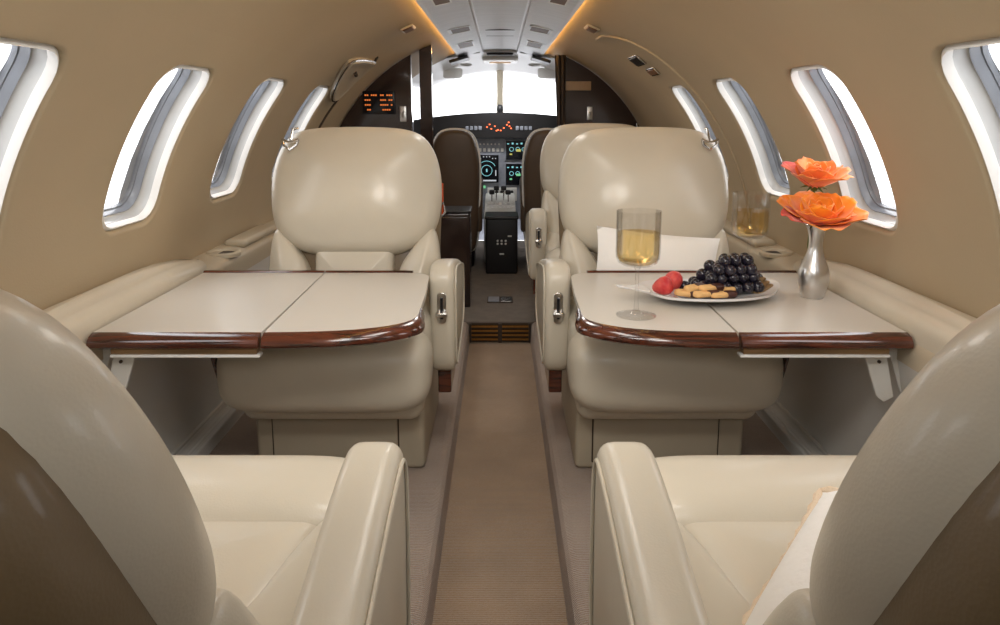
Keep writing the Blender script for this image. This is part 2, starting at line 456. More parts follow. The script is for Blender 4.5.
# ---------------------------------------------------------------- ceiling
mb = MB()
def cp(x, y, drop): return (x, y, ZC+math.sqrt((R0-drop)**2-x*x))
def cstrip(mb, x0, x1, d0, d1, n=8): mb.grid(lambda u, v: cp(x0+(x1-x0)*v, -.4+4.45*u, d0+(d1-d0)*v), 24, n)
def ceilprof():
    h = [(0, .010), (.082, .010), (.086, .014), (.088, .026), (.102, .026), (.104, .016), (.116, .016), (.208, .018), (.218, .020), (.218, -.002)]
    return [(-x, d) for x, d in reversed(h)]+h[1:]
pf = ceilprof()
for (xa, da), (xb, db) in zip(pf, pf[1:]): cstrip(mb, xa, xb, da, db, 4 if abs(xb-xa) > .03 else 1)
struct(mb.build('ceiling', 'ceil', ang=35))
for s, nm in ((-1, 'left'), (1, 'right')):
    mb = MB().grid(lambda u, v: cp(s*(.2185+.003*v), .3+3.6*u, .012-.009*v), 12, 1)
    c = mb.build('cove_light', 'cove'); tag(c, 'warm cove light strip along the %s edge of the white ceiling panel' % nm, 'light')

def ceil_vent(x, y, w, l, label, group, m='stucco'):
    t = thing('ceiling_vent', label, 'vent', cp(x, y, .0165+(abs(x)-.12)*.02), 0, group)
    t.rotation_euler = (0, math.asin(x/R0), 0)
    fr = MB()
    for a in ((-w/2, w/2, -l/2, -l/2+.012), (-w/2, w/2, l/2-.012, l/2), (-w/2, -w/2+.005, -l/2, l/2), (w/2-.005, w/2, -l/2, l/2)): fr.box(a[0], a[1], a[2], a[3], -.0025, .004)
    fr.build('vent_frame', 'white', t, smooth=False)
    MB().box(-w/2+.004, w/2-.004, -l/2+.01, l/2-.01, -.001, .004).build('vent_grille', m, t, smooth=False)
for s, sn in ((-1, 'left'), (1, 'right')):
    ceil_vent(s*.160, 2.10, .052, .13, 'tan slotted vent nearest the camera on the %s ceiling strip' % sn, 'ceiling vents')
    ceil_vent(s*.152, 2.85, .086, .17, 'slim tan vent in the middle of the %s ceiling strip' % sn, 'ceiling vents')
    ceil_vent(s*.158, 3.45, .078, .25, 'brown vent at the cockpit end of the %s ceiling strip' % sn, 'ceiling vents')
    b = MB().box(-.05, .05, -.10, .10, -.012, .004, .004).build('entry_light', 'black')
    b.location = cp(s*.215, 4.0, .03); b.rotation_euler = (0, s*.29, 0)
    tag(b, 'dark notch lamp on the %s where the ceiling panel meets the cockpit' % sn, 'lamp')
t = thing('access_panel', 'long rectangular access panel in the middle of the white ceiling', 'panel', (0, 3.16, cp(0, 3, .0105)[2]))
MB().box(-.066, .066, -.10, .10, -.002, .001).build('panel_cover', 'ceil', t, smooth=False)
for q in (-.112, .112): MB().box(-.058, .058, q-.012, q+.012, -.002, .001).build('panel_gap', 'black', t, smooth=False)
b = MB().box(-.072, .072, -.03, .03, -.02, .02, .01).build('trim_9', 'black'); b.location = (0, 4.06, 1.2); struct(b)

# reading lights and small plates on the side liner
def wall_plate(name, lab, cat, th, y, w, l, sgn, m='silver', sub=None, grp=None):
    p = cyl(th, y, -.003)
    t = thing(name, lab, cat, (sgn*p[0], p[1], p[2]), 0, grp)
    t.rotation_euler = (0, -sgn*(th-PI/2) if sgn > 0 else (th-PI/2), 0)
    t.rotation_euler = (0, sgn*(PI/2-th), 0)
    MB().box(-w/2, w/2, -l/2, l/2, -.004, .002, .004).build('bezel', m, t)
    if sub: MB().box(-w/2+.006, w/2-.006, -l/2+.008, l/2-.008, -.007, .001, .003).build('lens', sub, t)
    return t
for sgn, sn in ((-1, 'left'), (1, 'right')):
    wall_plate('reading_light', 'small brown reading light in the liner beside the %s edge of the ceiling panel' % sn, 'light', math.asin((1.154-ZC)/R0), 2.51, .045, .10, sgn, 'ledge', 'stucco')
wall_plate('air_outlet', 'dark rectangular outlet in silver bezel high on the right liner', 'outlet', rad(53), 2.60, .05, .14, 1, 'silver', 'black')
wall_plate('speaker_plate', 'silver plate beside the dark outlet on the right liner', 'plate', rad(48.5), 2.56, .035, .12, 1, 'silver', 'stucco')

# hatch seam on the right liner and door surround on the left
def arcpath(pts):
    return [cyl(t, y, -.002) for t, y in pts]
mb = MB(); sp = spline([(rad(8), 2.27), (rad(20), 2.27), (rad(30), 2.28), (rad(40), 2.29), (rad(48), 2.31), (rad(55), 2.35), (rad(60), 2.42), (rad(63.5), 2.55), (rad(64), 2.7)], 6, False)
mb.tube([cyl(t, y, -.0015) for t, y in sp], .0045)
struct(mb.build('trim_1', 'liner'))
mb = MB(); mb.tube([cyl(t, y+.012, .0005) for t, y in sp], .0035)
struct(mb.build('trim_2', 'dark'))
# left: entry door seam and the grey cover of its handle
mb = MB(); sp = spline([(rad(8), 2.80), (rad(20), 2.80), (rad(35), 2.80), (rad(46), 2.81), (rad(53), 2.80), (rad(55.5), 2.74)], 6, False)
mb.tube([(-cyl(t, y, -.001)[0], y, cyl(t, y, -.001)[2]) for t, y in sp], .006)
struct(mb.build('trim_3', 'dark'))
h = thing('door_handle_cover', 'grey rounded handle cover above the rearmost left window', 'handle cover', (0, 0, 0))
def hp(a, b, c):
    p = cyl(rad(b*100), a, -c); return (-p[0], p[1], p[2])
co_ = spline([(2.44, .515), (2.52, .532), (2.66, .54), (2.76, .538), (2.775, .50), (2.765, .44), (2.74, .40), (2.68, .395), (2.60, .42), (2.50, .47)], 6)
mb = MB(); vs = []
def scl(k): return [(2.64+(a-2.64)*k, .475+(b-.475)*k) for a, b in co_]
rg = [scl(1)]*2+[scl(.985), scl(.95), scl(.9), scl(.6), scl(.3)]
hh = [-.002, .010, .016, .019, .017, .016, .016]
n = len(co_)
for q, h_ in zip(rg, hh): vs += [hp(a, b, h_) for a, b in q]
fs = [[k*n+i, k*n+(i+1) % n, (k+1)*n+(i+1) % n, (k+1)*n+i] for k in range(6) for i in range(n)]+[[6*n+i for i in range(n)]]
mb.add(vs, fs).build('cover', 'base', h)
MB().tube([hp(a, b, .012) for a, b in scl(1.01)], .004, 6, True).build('rim', 'silver', h)
MB().tube([hp(2.60, .495, .017), hp(2.66, .488, .017)], .007, 8).build('handle_slot', 'dark', h)

# padded side armrests between the tables and the wall
for sgn, sn in ((-1, 'left'), (1, 'right')):
    mb = MB()
    out = spline([(.702, .80), (.702, 1.1), (.702, 1.4), (.704, 1.65), (.712, 1.76), (.745, 1.84), (.785, 1.82), (.80, 1.65), (.80, 1.4), (.80, 1.1), (.80, .85), (.75, .76)], 6)
    def fn(a, b, c):
        dip = -.035*max(0, (b-1.5)/.35)**2
        return (sgn*(a), b, c+dip)
    mb.pad(out, .455, .546, .030, 0, .012, fn=fn, nk=4)
    o = mb.build('side_armrest', 'leather')
    tag(o, 'long padded cream armrest on the ledge between the %s table and the wall' % sn, 'armrest')
    # cup holder ring on the ledge in front of it
    c = thing('cup_holder', 'oval recessed cup holder in the %s side ledge beyond the table' % sn, 'cup holder', (sgn*.735, 1.93, .505))
    MB().lathe([(.030, .004), (.034, .010), (.040, .012), (.045, .008), (.046, 0)], 28, cap=False).build('rim', 'ledge', c)
    MB().lathe([(.001, .006), (.031, .006)], 24, cap=False).build('well', 'dark', c)
# ledge tray dividers (moulded box lids ahead of the armrests)
for sgn, sn in ((-1, 'left'), (1, 'right')):
    b = MB().box(-.032, .032, -.15, .15, 0, .022, .012).build('ledge_lid', 'ledge')
    b.location = (sgn*.74, 2.18, .506)
    tag(b, 'raised storage lid on the %s side ledge beside the seat back' % sn, 'lid')

# ---------------------------------------------------------------- seats
def make_seat(label, loc, facing_cam, aisle, tilt, latch=True, hinge=.135, swivel=0, lift=0, bx=0,  mats='leather', group=None, shell='leather_back_shaded'):
    """local frame: the seat faces -Y, armrest front at y=0, floor at z=0 (raised floor)"""
    t = thing('cabin_seat', label, 'seat', (loc[0], loc[1], FLOOR+lift), 0 if facing_cam else PI, group)
    s = aisle
    Z = lambda z: z-FLOOR
    # pedestal
    mb = MB(); mb.box(-.19, .19, -.05, .34, 0, Z(.25), .012); mb.build('base', 'base', t)
    MB().box(-.153, .133, -.0525, -.045, .017, Z(.208), .003).build('base_gap', 'dark', t)
    MB().box(-.15, .13, -.055, -.045, .02, Z(.205), .003).build('base_panel', 'base', t)
    MB().box(-.195, .195, -.13, .34, Z(.225), Z(.30), .03).build('seat_pan', mats, t)
    # front roll
    wx = .016*s
    MB().ellipsoid(-.215-max(0, wx), .215-min(0, wx), -.200, -.012, Z(.256), Z(.427), 7, 3.0).build('seat_cushion', mats, t, ang=180, relax=1)
    # centre panel and side bolsters of the seat
    cu = t
    out = resample([(-.160, -.03), (-.11, .27), (.11, .27), (.160, -.03)], 72)
    MB().pad(out, Z(.28), Z(.412), .018, 0, .018, fn=lambda a, b, c: (a, b, c-.05*(b+.03)), sc=.14).build('seat_panel', mats, t, relax=3, ang=180)
    for q in (-1, 1):
        out = spline([(q*.112, .26), (q*.128, .16), (q*.142, .07), (q*.158, .0), (q*.172, -.028), (q*.190, -.032), (q*.204, -.01), (q*.207, .1), (q*.205, .26)], 6)
        MB().pad(out, Z(.28), Z(.424), .020, 0, .016, fn=lambda a, b, c: (a, b, c+.03*b), sc=.09).build('seat_bolster', mats, t, relax=2, ang=180)
    # back: b runs up along the back, c forwards; hinge point
    hy, hz = hinge, Z(.405)-lift
    cs_, sn_ = math.cos(swivel), math.sin(swivel)
    ct, st = math.cos(tilt), math.sin(tilt)
    def bk(a, b, c, curve=.10):
        c = c - curve*(a/.21)**2*.12 - .0
        y = hy+b*st-c*ct-.136
        return (bx+a*cs_-y*sn_, .136+a*sn_+y*cs_, hz+b*ct+c*st)
    pad_half = [(0, .130), (.06, .130), (.105, .134), (.150, .150), (.188, .178), (.207, .220), (.214, .270), (.213, .325), (.203, .375), (.184, .415), (.155, .441), (.11, .452), (.05, .455), (0, .456)]
    out = resample(spline(sym(pad_half), 4), 96)
    def gather(a, b, c):
        if c > -.03: c += .0022*math.sin(a*210+math.sin(a*60))*math.exp(-((b-.150)/.022)**2)*min(1, abs(a)/.07)
        return bk(a, b, c)
    mb = MB(); mb.pad(out, -.075, .022, .046, 0, .024, fn=gather, nr=7, nk=6, lens=2.4); mb.build('back_cushion', mats, t, relax=4, ang=180)
    lum = [(0, -.06), (.09, -.06), (.108, -.03), (.103, .04), (.096, .10), (.098, .135), (.085, .152), (.04, .156), (0, .157)]
    MB().pad(resample(spline(sym(lum), 4), 60), -.07, .004, .02, 0, .016, fn=bk).build('lumbar_cushion', mats, t, relax=2, ang=180)
    for q in (-1, 1):
        out = spline([(q*.108, -.06), (q*.112, -.01), (q*.108, .05), (q*.112, .10), (q*.138, .145), (q*.172, .188), (q*.195, .20), (q*.207, .16), (q*.213, .08), (q*.210, 0), (q*.195, -.06), (q*.15, -.07)], 5)
        MB().pad(out, -.07, .012, .026, 0, .022, fn=bk, sc=.13).build('back_bolster', mats, t, relax=3, ang=180)
    sh = [(0, -.10), (.15, -.10), (.192, -.07), (.202, 0), (.205, .12), (.208, .22), (.210, .28), (.207, .34), (.196, .39), (.175, .425), (.14, .444), (.08, .450), (0, .452)]
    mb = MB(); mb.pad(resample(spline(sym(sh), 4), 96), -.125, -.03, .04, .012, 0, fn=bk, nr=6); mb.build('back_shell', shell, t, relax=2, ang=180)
    # piping between shell and rear panel
    p_in = [(a*.86, .17+(b-.17)*.88) for a, b in resample(spline(sym(sh), 4), 80)]
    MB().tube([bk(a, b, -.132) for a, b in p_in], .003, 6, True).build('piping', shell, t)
    # aisle armrest: slab with rounded front
    prof = [(.385, Z(.33)), (.20, Z(.295)), (.06, Z(.282)), (.018, Z(.295)), (.006, Z(.34)), (.0, Z(.42)), (.0, Z(.495)), (.010, Z(.528)), (.035, Z(.541)), (.10, Z(.536)), (.2, Z(.518)), (.34, Z(.488)), (.385, Z(.46))]
    out = resample(spline(prof, 5), 80)
    ar = MB().pad(out, .200, .258, .016, .003, .004, fn=lambda a, b, c: (s*c, a, b-lift)).build('armrest', mats, t, relax=1, ang=180)
    ins = [(.19+(a-.19)*.93, Z(.41)+(b-Z(.41))*.88) for a, b in out]
    MB().tube([(s*.2595, a, b-lift) for a, b in ins], .0022, 6, True).build('armrest_piping', mats, ar)
    MB().box(min(s*.214, s*.245), max(s*.214, s*.245), .045, .20, Z(.225), Z(.31), .004).build('armrest_support', 'wood', t)
    if latch:
        la = MB().pad(rrect(-.010, .010, -.036, .036, .008, 6), 0, .006, .002, fn=lambda a, b, c: (s*.229+a, -.001-c, Z(.445)+b)).build('latch_plate', 'silver', ar)
        MB().box(-.003, .003, -.001, .003, -.024, .024, fn=lambda a, b, c: (s*.229+a, -.008-b, Z(.445)+c)).build('latch_slot', 'black', la)
        MB().box(-.013, .013, 0, .016, -.008, .003, .003, fn=lambda a, b, c: (s*.229+a, -.006-b, Z(.435)+c)).build('latch_lever', 'silver', la)
    # window-side seat shell in wood
    pw = spline([(-.15, Z(.45)), (-.14, Z(.38)), (-.10, Z(.30)), (-.04, Z(.25)), (.06, Z(.23)), (.3, Z(.24)), (.34, Z(.3)), (.34, Z(.42)), (.1, Z(.46))], 5)
    MB().pad(resample(pw, 50), .236, .246, .004, fn=lambda a, b, c: (-s*c, a, b)).build('side_shell', 'wood', t)
    # folding strap catch on the top corner, window side
    a0 = -s*.148
    k = MB(); k.tube([bk(a0+.004, .448, .0), bk(a0, .44, .028), bk(a0, .41, .047)], .003, 6); st_ = k.build('strap', 'silver', t)
    k = MB(); pts = [(a0-.018, .412), (a0-.016, .397), (a0, .386), (a0+.016, .397), (a0+.020, .410)]
    k.tube([bk(a, b, .048) for a, b in pts], .0035, 6)
    k.tube([bk(a, b, .050) for a, b in [(a0-.020, .411), (a0-.006, .405), (a0+.006, .405), (a0+.021, .411)]], .003, 6)
    k.build('strap_catch', 'silver', st_)
    return t
SX = .36
make_seat('cream leather seat facing the camera behind the left table, its armrest at the aisle', (-SX, 1.62), True, 1, rad(13))
make_seat('cream leather seat facing the camera behind the right table, a white cushion on it', (SX, 1.62), True, -1, rad(13))
make_seat('cream leather seat beside the cockpit entry, mostly hidden behind the right seat', (SX+.005, 2.57), True, -1, rad(15))
make_seat('near left leather seat seen from behind, its shade-darkened back filling the lower left corner', (-SX, .756), False, -1, rad(25), latch=False, hinge=.206, swivel=rad(-10), lift=.012, bx=-.020)
make_seat('near right leather seat seen from behind, its shade-darkened back filling the lower right corner', (SX, .756), False, 1, rad(25), latch=False, hinge=.206, swivel=rad(10), lift=.012, bx=.004)

# ---------------------------------------------------------------- folding tables
def make_table(sgn, label):
    t = thing('folding_table', label, 'table', (sgn*.43, 1.46, .508))
    L = t.location
    f = lambda a, b, c: (sgn*a-L[0], b-L[1], c)
    outer = [(.697, 1.222), (.697, 1.70), (.413, 1.70), (.409, 1.222)]
    inner = [(.404, 1.222), (.410, 1.70), (.24, 1.70)]+[(.162+.045*(1-math.sin(q*PI/16)) if 0 else .162+.05*(1-math.sin(q*PI/16)), 1.65+.05*math.cos(q*PI/16)) for q in range(0, 9)]+[(.155, 1.5), (.152, 1.34)]
    front = spline([(.152, 1.34), (.158, 1.305), (.178, 1.276), (.215, 1.252), (.27, 1.234), (.34, 1.225), (.404, 1.222)], 5, False)
    inner = inner+front[1:-1]
    for nm, o in (('outer_leaf', outer), ('inner_leaf', inner)):
        lf = MB().prism(o, -.012, .0, fn=f).build(nm, 'tabletop', t, smooth=False)
        # wood rim, rounded and sloping down and outwards, along the front (and aisle end)
        if nm == 'outer_leaf': path = [(.697, 1.222), (.55, 1.222), (.409, 1.222)]; rear = [(.697, 1.70), (.413, 1.70)]
        else: path = [p for p in reversed(front)]; path = path+[(.153, 1.38)]; rear = [(.410, 1.70), (.24, 1.70), (.205, 1.698)]
        def sweep(path, w, sec, cap=True, taper=0):
            mb = MB(); m = len(path); vs = []; n = len(sec)
            for k, p in enumerate(path):
                a = path[max(k-1, 0)]; b = path[min(k+1, m-1)]; dx, dy = b[0]-a[0], b[1]-a[1]; l = math.hypot(dx, dy)
                nx, ny = dy/l*w, -dx/l*w
                tp = 1 if not taper else min(1, .35+(m-1-k)/(m*.35))
                for (d, z) in sec: vs.append(f(p[0]+nx*d*tp, p[1]+ny*d*tp, z))
            fs = [[k*n+i, k*n+(i+1) % n, (k+1)*n+(i+1) % n, (k+1)*n+i] for k in range(m-1) for i in range(n)]
            fs += [list(range(n)), [(m-1)*n+i for i in range(n)]]
            return mb.add(vs, fs)
        sec = [(0, .0005), (.006, -.0005), (.015, -.004), (.021, -.009), (.0235, -.015), (.022, -.021), (.016, -.025), (0, -.026)]
        wdir = -1
        sweep(path, 1 if nm == 'x' else -1, sec, taper=(nm == 'inner_leaf')).build('wood_edge', 'wood', lf)
        sec2 = [(0, .0005), (.003, .004), (.011, .004), (.014, .001), (.014, -.018), (0, -.02)]
        sweep(rear, 1, sec2).build('rear_wood_edge', 'wood', lf)
    # support rail under the outer leaf and slanted bracket arms at the wall
    MB().box(.415, .665, 1.212, 1.235, -.036, -.026, .002, fn=f).build('support_rail', 'bronze', t)
    MB().box(.41, .665, 1.209, 1.230, -.041, -.036, .0015, fn=f).build('rail_lip', 'white', t)
    MB().box(.42, .69, 1.26, 1.66, -.024, -.011, fn=f).build('underframe', 'base', t, smooth=False)
    for x0, dy in ((.640, 0), (.692, .02)):
        o = [(x0-.012+.0, -.030), (x0+.028, -.030), (x0+.050, -.12), (x0+.034, -.13), (x0+.020, -.12)]
        MB().pad(resample(o, 40), 1.232+dy, 1.240+dy, .002, fn=lambda a, b, c: f(a, c, b)).build('bracket', 'lower', t)
    MB().lathe([(.003, 0), (.003, .003)], 10, fn=lambda a, b, c: f(.658+a, 1.229+c, -.055+b)).build('screw', 'dark', t)
    return t
make_table(-1, 'left folding table with bare cream top and glossy mahogany edge')
make_table(1, 'right folding table with mahogany edge, carrying wine, fruit and flowers')

TT = .5085
# ---------------------------------------------------------------- wine glasses
def wine_glass(x, y, label):
    t = thing('wine_glass', label, 'glass', (x, y, TT), 0, 'glasses of white wine')
    r = .0405
    stem = [(.0365, .0008), (.037, .002), (.030, .0035), (.012, .006), (.005, .012), (.0036, .03), (.0032, .06), (.0035, .085), (.006, .0925)]
    MB().lathe([(.0005, .0005)]+stem+[(.0005, .094)], 32, cap=False).build('stem', 'glass', t)
    bowl_o = [(.0005, .0925), (.012, .0935), (.026, .096), (.035, .101), (.0395, .109), (r, .12), (r, .16), (r, .196)]
    bowl_i = [(r-.0016, .196), (r-.0016, .16), (r-.0018, .12), (.0375, .110), (.0335, .103), (.025, .0985), (.012, .0965), (.0005, .096)]
    MB().lathe(bowl_o+bowl_i, 40, cap=False).build('bowl', 'glass', t)
    w = [(.0005, .0972), (.012, .0977), (.0245, .0995), (.0325, .1037), (.0363, .1105), (r-.0028, .12), (r-.0028, .1565), (.0005, .1565)]
    MB().lathe(w, 40, cap=False).build('wine', 'wine', t)
wine_glass(.2515, 1.326, 'tall stemmed glass of white wine nearest the camera at the aisle end of the table')
wine_glass(.557, 1.63, 'stemmed glass of white wine behind the grapes, beside the vase')

# ---------------------------------------------------------------- platter with fruit
PC = Vector((.424, 1.462, TT))
pl = thing('platter', 'silver glazed oval platter with upswept handles, holding fruit and biscuits', 'platter', PC, rad(8))
def pz(a, b):
    """platter surface height at local a (long), b (short)"""
    q = (a/.145)**2+(b/.095)**2
    h = .006+.016*max(0, q)**1.3*.9
    h += .012*max(0, abs(a)/.145-.75)*1.6
    return h
mb = MB(); vs = []; fs = []; n = 56; K = 9
for k in range(K+1):
    for i in range(n):
        an = 2*PI*i/n; e = k/K*1.0
        wv = 1+.05*math.sin(3*an+.6)*e
        a, b = .145*e*math.cos(an)*wv, .095*e*math.sin(an)*wv
        vs.append((a, b, pz(a, b)))
for k in range(K+1):
    for i in range(n):
        an = 2*PI*i/n; e = k/K*1.0; wv = 1+.05*math.sin(3*an+.6)*e
        a, b = .145*e*math.cos(an)*wv, .095*e*math.sin(an)*wv
        vs.append((a*.99, b*.99, max(.0008, pz(a, b)-.005)))
O = (K+1)*n
for k in range(K):
    for i in range(n):
        j = (i+1) % n
        fs.append([k*n+i, k*n+j, (k+1)*n+j, (k+1)*n+i]); fs.append([O+k*n+i, O+(k+1)*n+i, O+(k+1)*n+j, O+k*n+j])
for i in range(n): fs.append([K*n+i, K*n+(i+1) % n, O+K*n+(i+1) % n, O+K*n+i])
mb.add(vs, fs); mb.build('dish', 'platter', pl)
# pointed handle at the aisle side
MB().pad(spline([(-.135, -.03), (-.165, -.018), (-.19, -.004), (-.192, .006), (-.165, .012), (-.135, .03)], 5), 0, .004, .0015, fn=lambda a, b, c: (a, b, c+.022+.12*max(0, -.14-a))).build('platter_handle', 'platter', pl)
c8, s8 = math.cos(rad(8)), math.sin(rad(8))
def on_pl(a, b, dz=0): return (PC.x+a*c8-b*s8, PC.y+a*s8+b*c8, PC.z+pz(a, b)+dz)

def berry(x, y, z, rx, label):
    t = thing('strawberry', label, 'strawberry', (x, y, z)); t.rotation_euler = rx
    prof = [(.0005, -.022), (.007, -.019), (.014, -.010), (.0185, .001), (.0185, .010), (.014, .017), (.006, .0195), (.0005, .019)]
    MB().lathe(prof, 24, cap=False).build('flesh', 'straw', t)
    return t
berry(*on_pl(-.104, -.014, .018), (rad(70), 0, rad(60)), 'larger red strawberry at the front left of the platter')
berry(*on_pl(-.062, .030, .020), (rad(40), 0, rad(-60)), 'smaller red strawberry touching the grapes')

# chocolate dipped biscuits
def biscuit(a, b, dz, rz, tl, label):
    t = thing('dipped_biscuit', label, 'biscuit', on_pl(a, b, dz)); t.rotation_euler = (tl, 0, rz)
    o = resample(rrect(-.028, .028, -.0105, .0105, .010, 5), 40)
    MB().pad(o, 0, .011, .005).build('biscuit_body', 'biscuit', t)
    o2 = resample(rrect(-.0005, .029, -.0113, .0113, .0105, 5), 40)
    MB().pad(o2, -.0008, .0118, .005).build('chocolate_coat', 'choc', t)
for i, (a, b, dz, rz, tl, lab) in enumerate([
    (-.060, -.040, .006, -25, .1, 'chocolate dipped biscuit lowest at the left of the biscuit heap'),
    (-.030, -.052, .007, 15, .05, 'chocolate dipped biscuit lying across the front of the heap'),
    (.004, -.056, .005, 10, 0, 'chocolate dipped biscuit at the right end nearest the platter rim'),
    (-.044, -.030, .016, 35, .2, 'chocolate dipped biscuit on top at the left of the heap'),
    (-.014, -.038, .017, 20, .1, 'chocolate dipped biscuit on top in the middle of the heap'),
    (.014, -.034, .010, -160, .1, 'chocolate dipped biscuit half under the grapes')]):
    biscuit(a, b, dz, rad(rz), tl, lab)
# black grapes, a pyramid heap
def grape_proto():
    t = thing('black_grape', 'x', 'grape', (0, 0, 0), 0, 'black grapes heaped on the platter')
    MB().lathe([(.0003, -.0128)]+[(.0122*math.cos(a), .0128*math.sin(a)) for a in [(-80+160*k/9)*PI/180 for k in range(10)]]+[(.0003, .0128)], 18, cap=False).build('skin', 'grape', t)
    return t
grp = None; spots = []
sd = .0225
for lv, (n1, n2, oz) in enumerate([(6, 4, .010), (5, 3, .0280), (4, 3, .045), (3, 2, .061)]):
    for i in range(n1):
        for j in range(n2):
            a = .040+(i-(n1-1)/2)*sd+(j % 2)*.006+random.uniform(-.002, .002)+.006*lv
            b = .016+(j-(n2-1)/2)*sd+random.uniform(-.002, .002)
            if lv == 0 and (i < 1 and j < 1): continue
            spots.append((a, b, oz, lv))
spots += [(-.040, -.004, .011, 5), (-.043, .022, .011, 5), (.118, .030, .012, 5), (.106, .052, .012, 5)]
for k, (a, b, dz, lv) in enumerate(spots):
    if grp is None: grp = grape_proto(); g_ = grp
    else: g_ = copy_tree(grp)
    base = PC.z+.012 if lv < 5 else on_pl(a, b)[2]
    p = on_pl(a, b); g_.location = (p[0], p[1], base+dz+random.uniform(-.001, .001)); g_.rotation_euler = (random.uniform(0, 3), random.uniform(0, 3), 0)
    g_['label'] = 'round black grape in the pyramid heap on the platter'
    if lv == 5:
        g_['label'] = 'black grape lying loose beside the heap on the %s' % ('strawberry side' if a < 0 else 'vase side')
# brown crackers at the wall end
for k in range(3):
    o = MB().box(-.026, .026, -.014, .014, 0, .0055, .003).build('cracker', 'cheese')
    o.location = on_pl(.108-.004*k, -.006+.008*k, .001+.0058*k); o.rotation_euler = (0, -.25, rad(38))
    tag(o, ['lowest', 'middle', 'topmost'][k]+' brown cracker in the small stack at the vase end of the platter', 'cracker', 'crackers at the end of the platter')

# ---------------------------------------------------------------- vase and roses
VX, VY = .6365, 1.469
v = thing('bud_vase', 'polished pewter bud vase with bulbous belly, holding two roses', 'vase', (VX, VY, TT))
pr = spline([(.0215, .0), (.0225, .004), (.027, .018), (.0305, .036), (.029, .056), (.0215, .076), (.0155, .094), (.0135, .110), (.0145, .126), (.018, .140), (.0235, .150)], 4, False)
inn = [(r-.002, z) for r, z in reversed(pr) if z > .03]
MB().lathe([(.0005, 0)]+pr+inn+[(.0005, .03)], 36, cap=False).build('vase_body', 'pewter', v)
MB().tube([(.0235*math.cos(q/16*PI), .0235*math.sin(q/16*PI), .150) for q in range(32)], .0015, 6, True).build('vase_rim', 'silver', v)

def petal_mesh(w, l, cup, curl, tipz=0):
    """petal rooted at origin, growing +Z and leaning outwards to +X"""
    def f(u, v):
        t = v; a = (u-.5)*2
        wid = w*math.sin(min(1, .18+t*1.05)*PI*.62)**.8*(1-.45*max(0, t-.72)/.28)
        y = a*wid
        x = cup*math.sin(t*PI*.55)+curl*max(0, t-.6)**2*4
        x -= (a*a)*wid*.55*(1-.6*t)
        z = l*(t-.28*curl/l*max(0, t-.65)*1.2)-abs(a)**3*.004+tipz*max(0, 1-abs(a)*2.2)*t**4
        x += .06*w*math.sin(a*5+w*90)*t*t
        z += .05*w*math.cos(a*4+l*50)*t*t
        return (x, y, z)
    return f
def rose(label, loc, size, tiltx, mats, nrings, lean, sc_z=1, cal=True):
    t = thing('rose', label, 'rose', loc); t.rotation_euler = (tiltx[0], tiltx[1], 0)
    idx = 0
    for k, (cnt, r0, w, l, cup, curl, ti) in enumerate(nrings):
        for i in range(cnt):
            an = 2*PI*(i/cnt)+k*.9+random.uniform(-.12, .12)
            ti_ = ti+random.uniform(-.07, .07); s_ = random.uniform(.93, 1.08)
            f = petal_mesh(w*size*s_, l*size*s_, cup*size, curl*size, .006*(k > 1))
            ca, sa, ct, st = math.cos(an), math.sin(an), math.cos(ti_), math.sin(ti_)
            def fn(x, y, z):
                x, z = x*ct+z*st+r0*size, -x*st+z*ct
                z = z*sc_z
                return (x*ca-y*sa, x*sa+y*ca, z)
            mb = MB().grid(f, 10, 10, fn=fn)
            o = mb.build('petal', mats[min(len(mats)-1, k)] if not (k == len(nrings)-1 and i == 0) else 'petal_tip', t, ang=180)
            so = o.modifiers.new('thick', 'SOLIDIFY'); so.thickness = .0009
            idx += 1
    if cal:
        mb = MB()
        for i in range(5):
            an = 2*PI*i/5
            mb.tube([(.002*math.cos(an), .002*math.sin(an), -.002), (.014*math.cos(an), .014*math.sin(an), -.002), (.026*math.cos(an), .026*math.sin(an), -.008)], [.003, .0028, .0006], 6)
        mb.lathe([(.0005, -.012), (.006, -.010), (.009, -.002), (.010, .004), (.0005, .005)], 16, cap=False)
        mb.build('calyx', 'green', t)
    return t
#            count, r0, w, l, cup, curl, tilt
rings_open = [(3, .02, .17, .40, .08, -.04, .02), (4, .05, .26, .46, .14, .0, .08), (5, .10, .34, .52, .20, .04, .22), (5, .15, .42, .58, .26, .10, .42), (6, .18, .46, .66, .26, .14, .72)]
ls = rose('large open yellow orange rose resting on the rim of the pewter vase', (VX, VY-.004, .664), .097, (rad(17), 0), ['petal_yellow']*5, rings_open, 0)
MB().tube([(0, 0, -.01), (0, -.010, -.04), (0, -.006, -.08)], .003, 8).build('stem', 'green', ls)
rings_up = [(3, .02, .17, .48, .08, -.04, .02), (4, .05, .26, .52, .14, .02, .08), (5, .08, .36, .58, .22, .08, .24), (5, .10, .44, .64, .26, .20, .52)]
us = rose('smaller orange red rose standing above the yellow one', (VX-.001, VY+.022, .734), .092, (rad(10), 0), ['petal_orange']*4, rings_up, 0)
MB().tube([(0, 0, -.01), (0, -.004, -.05), (0, -.014, -.13)], .003, 8).build('stem', 'green', us)

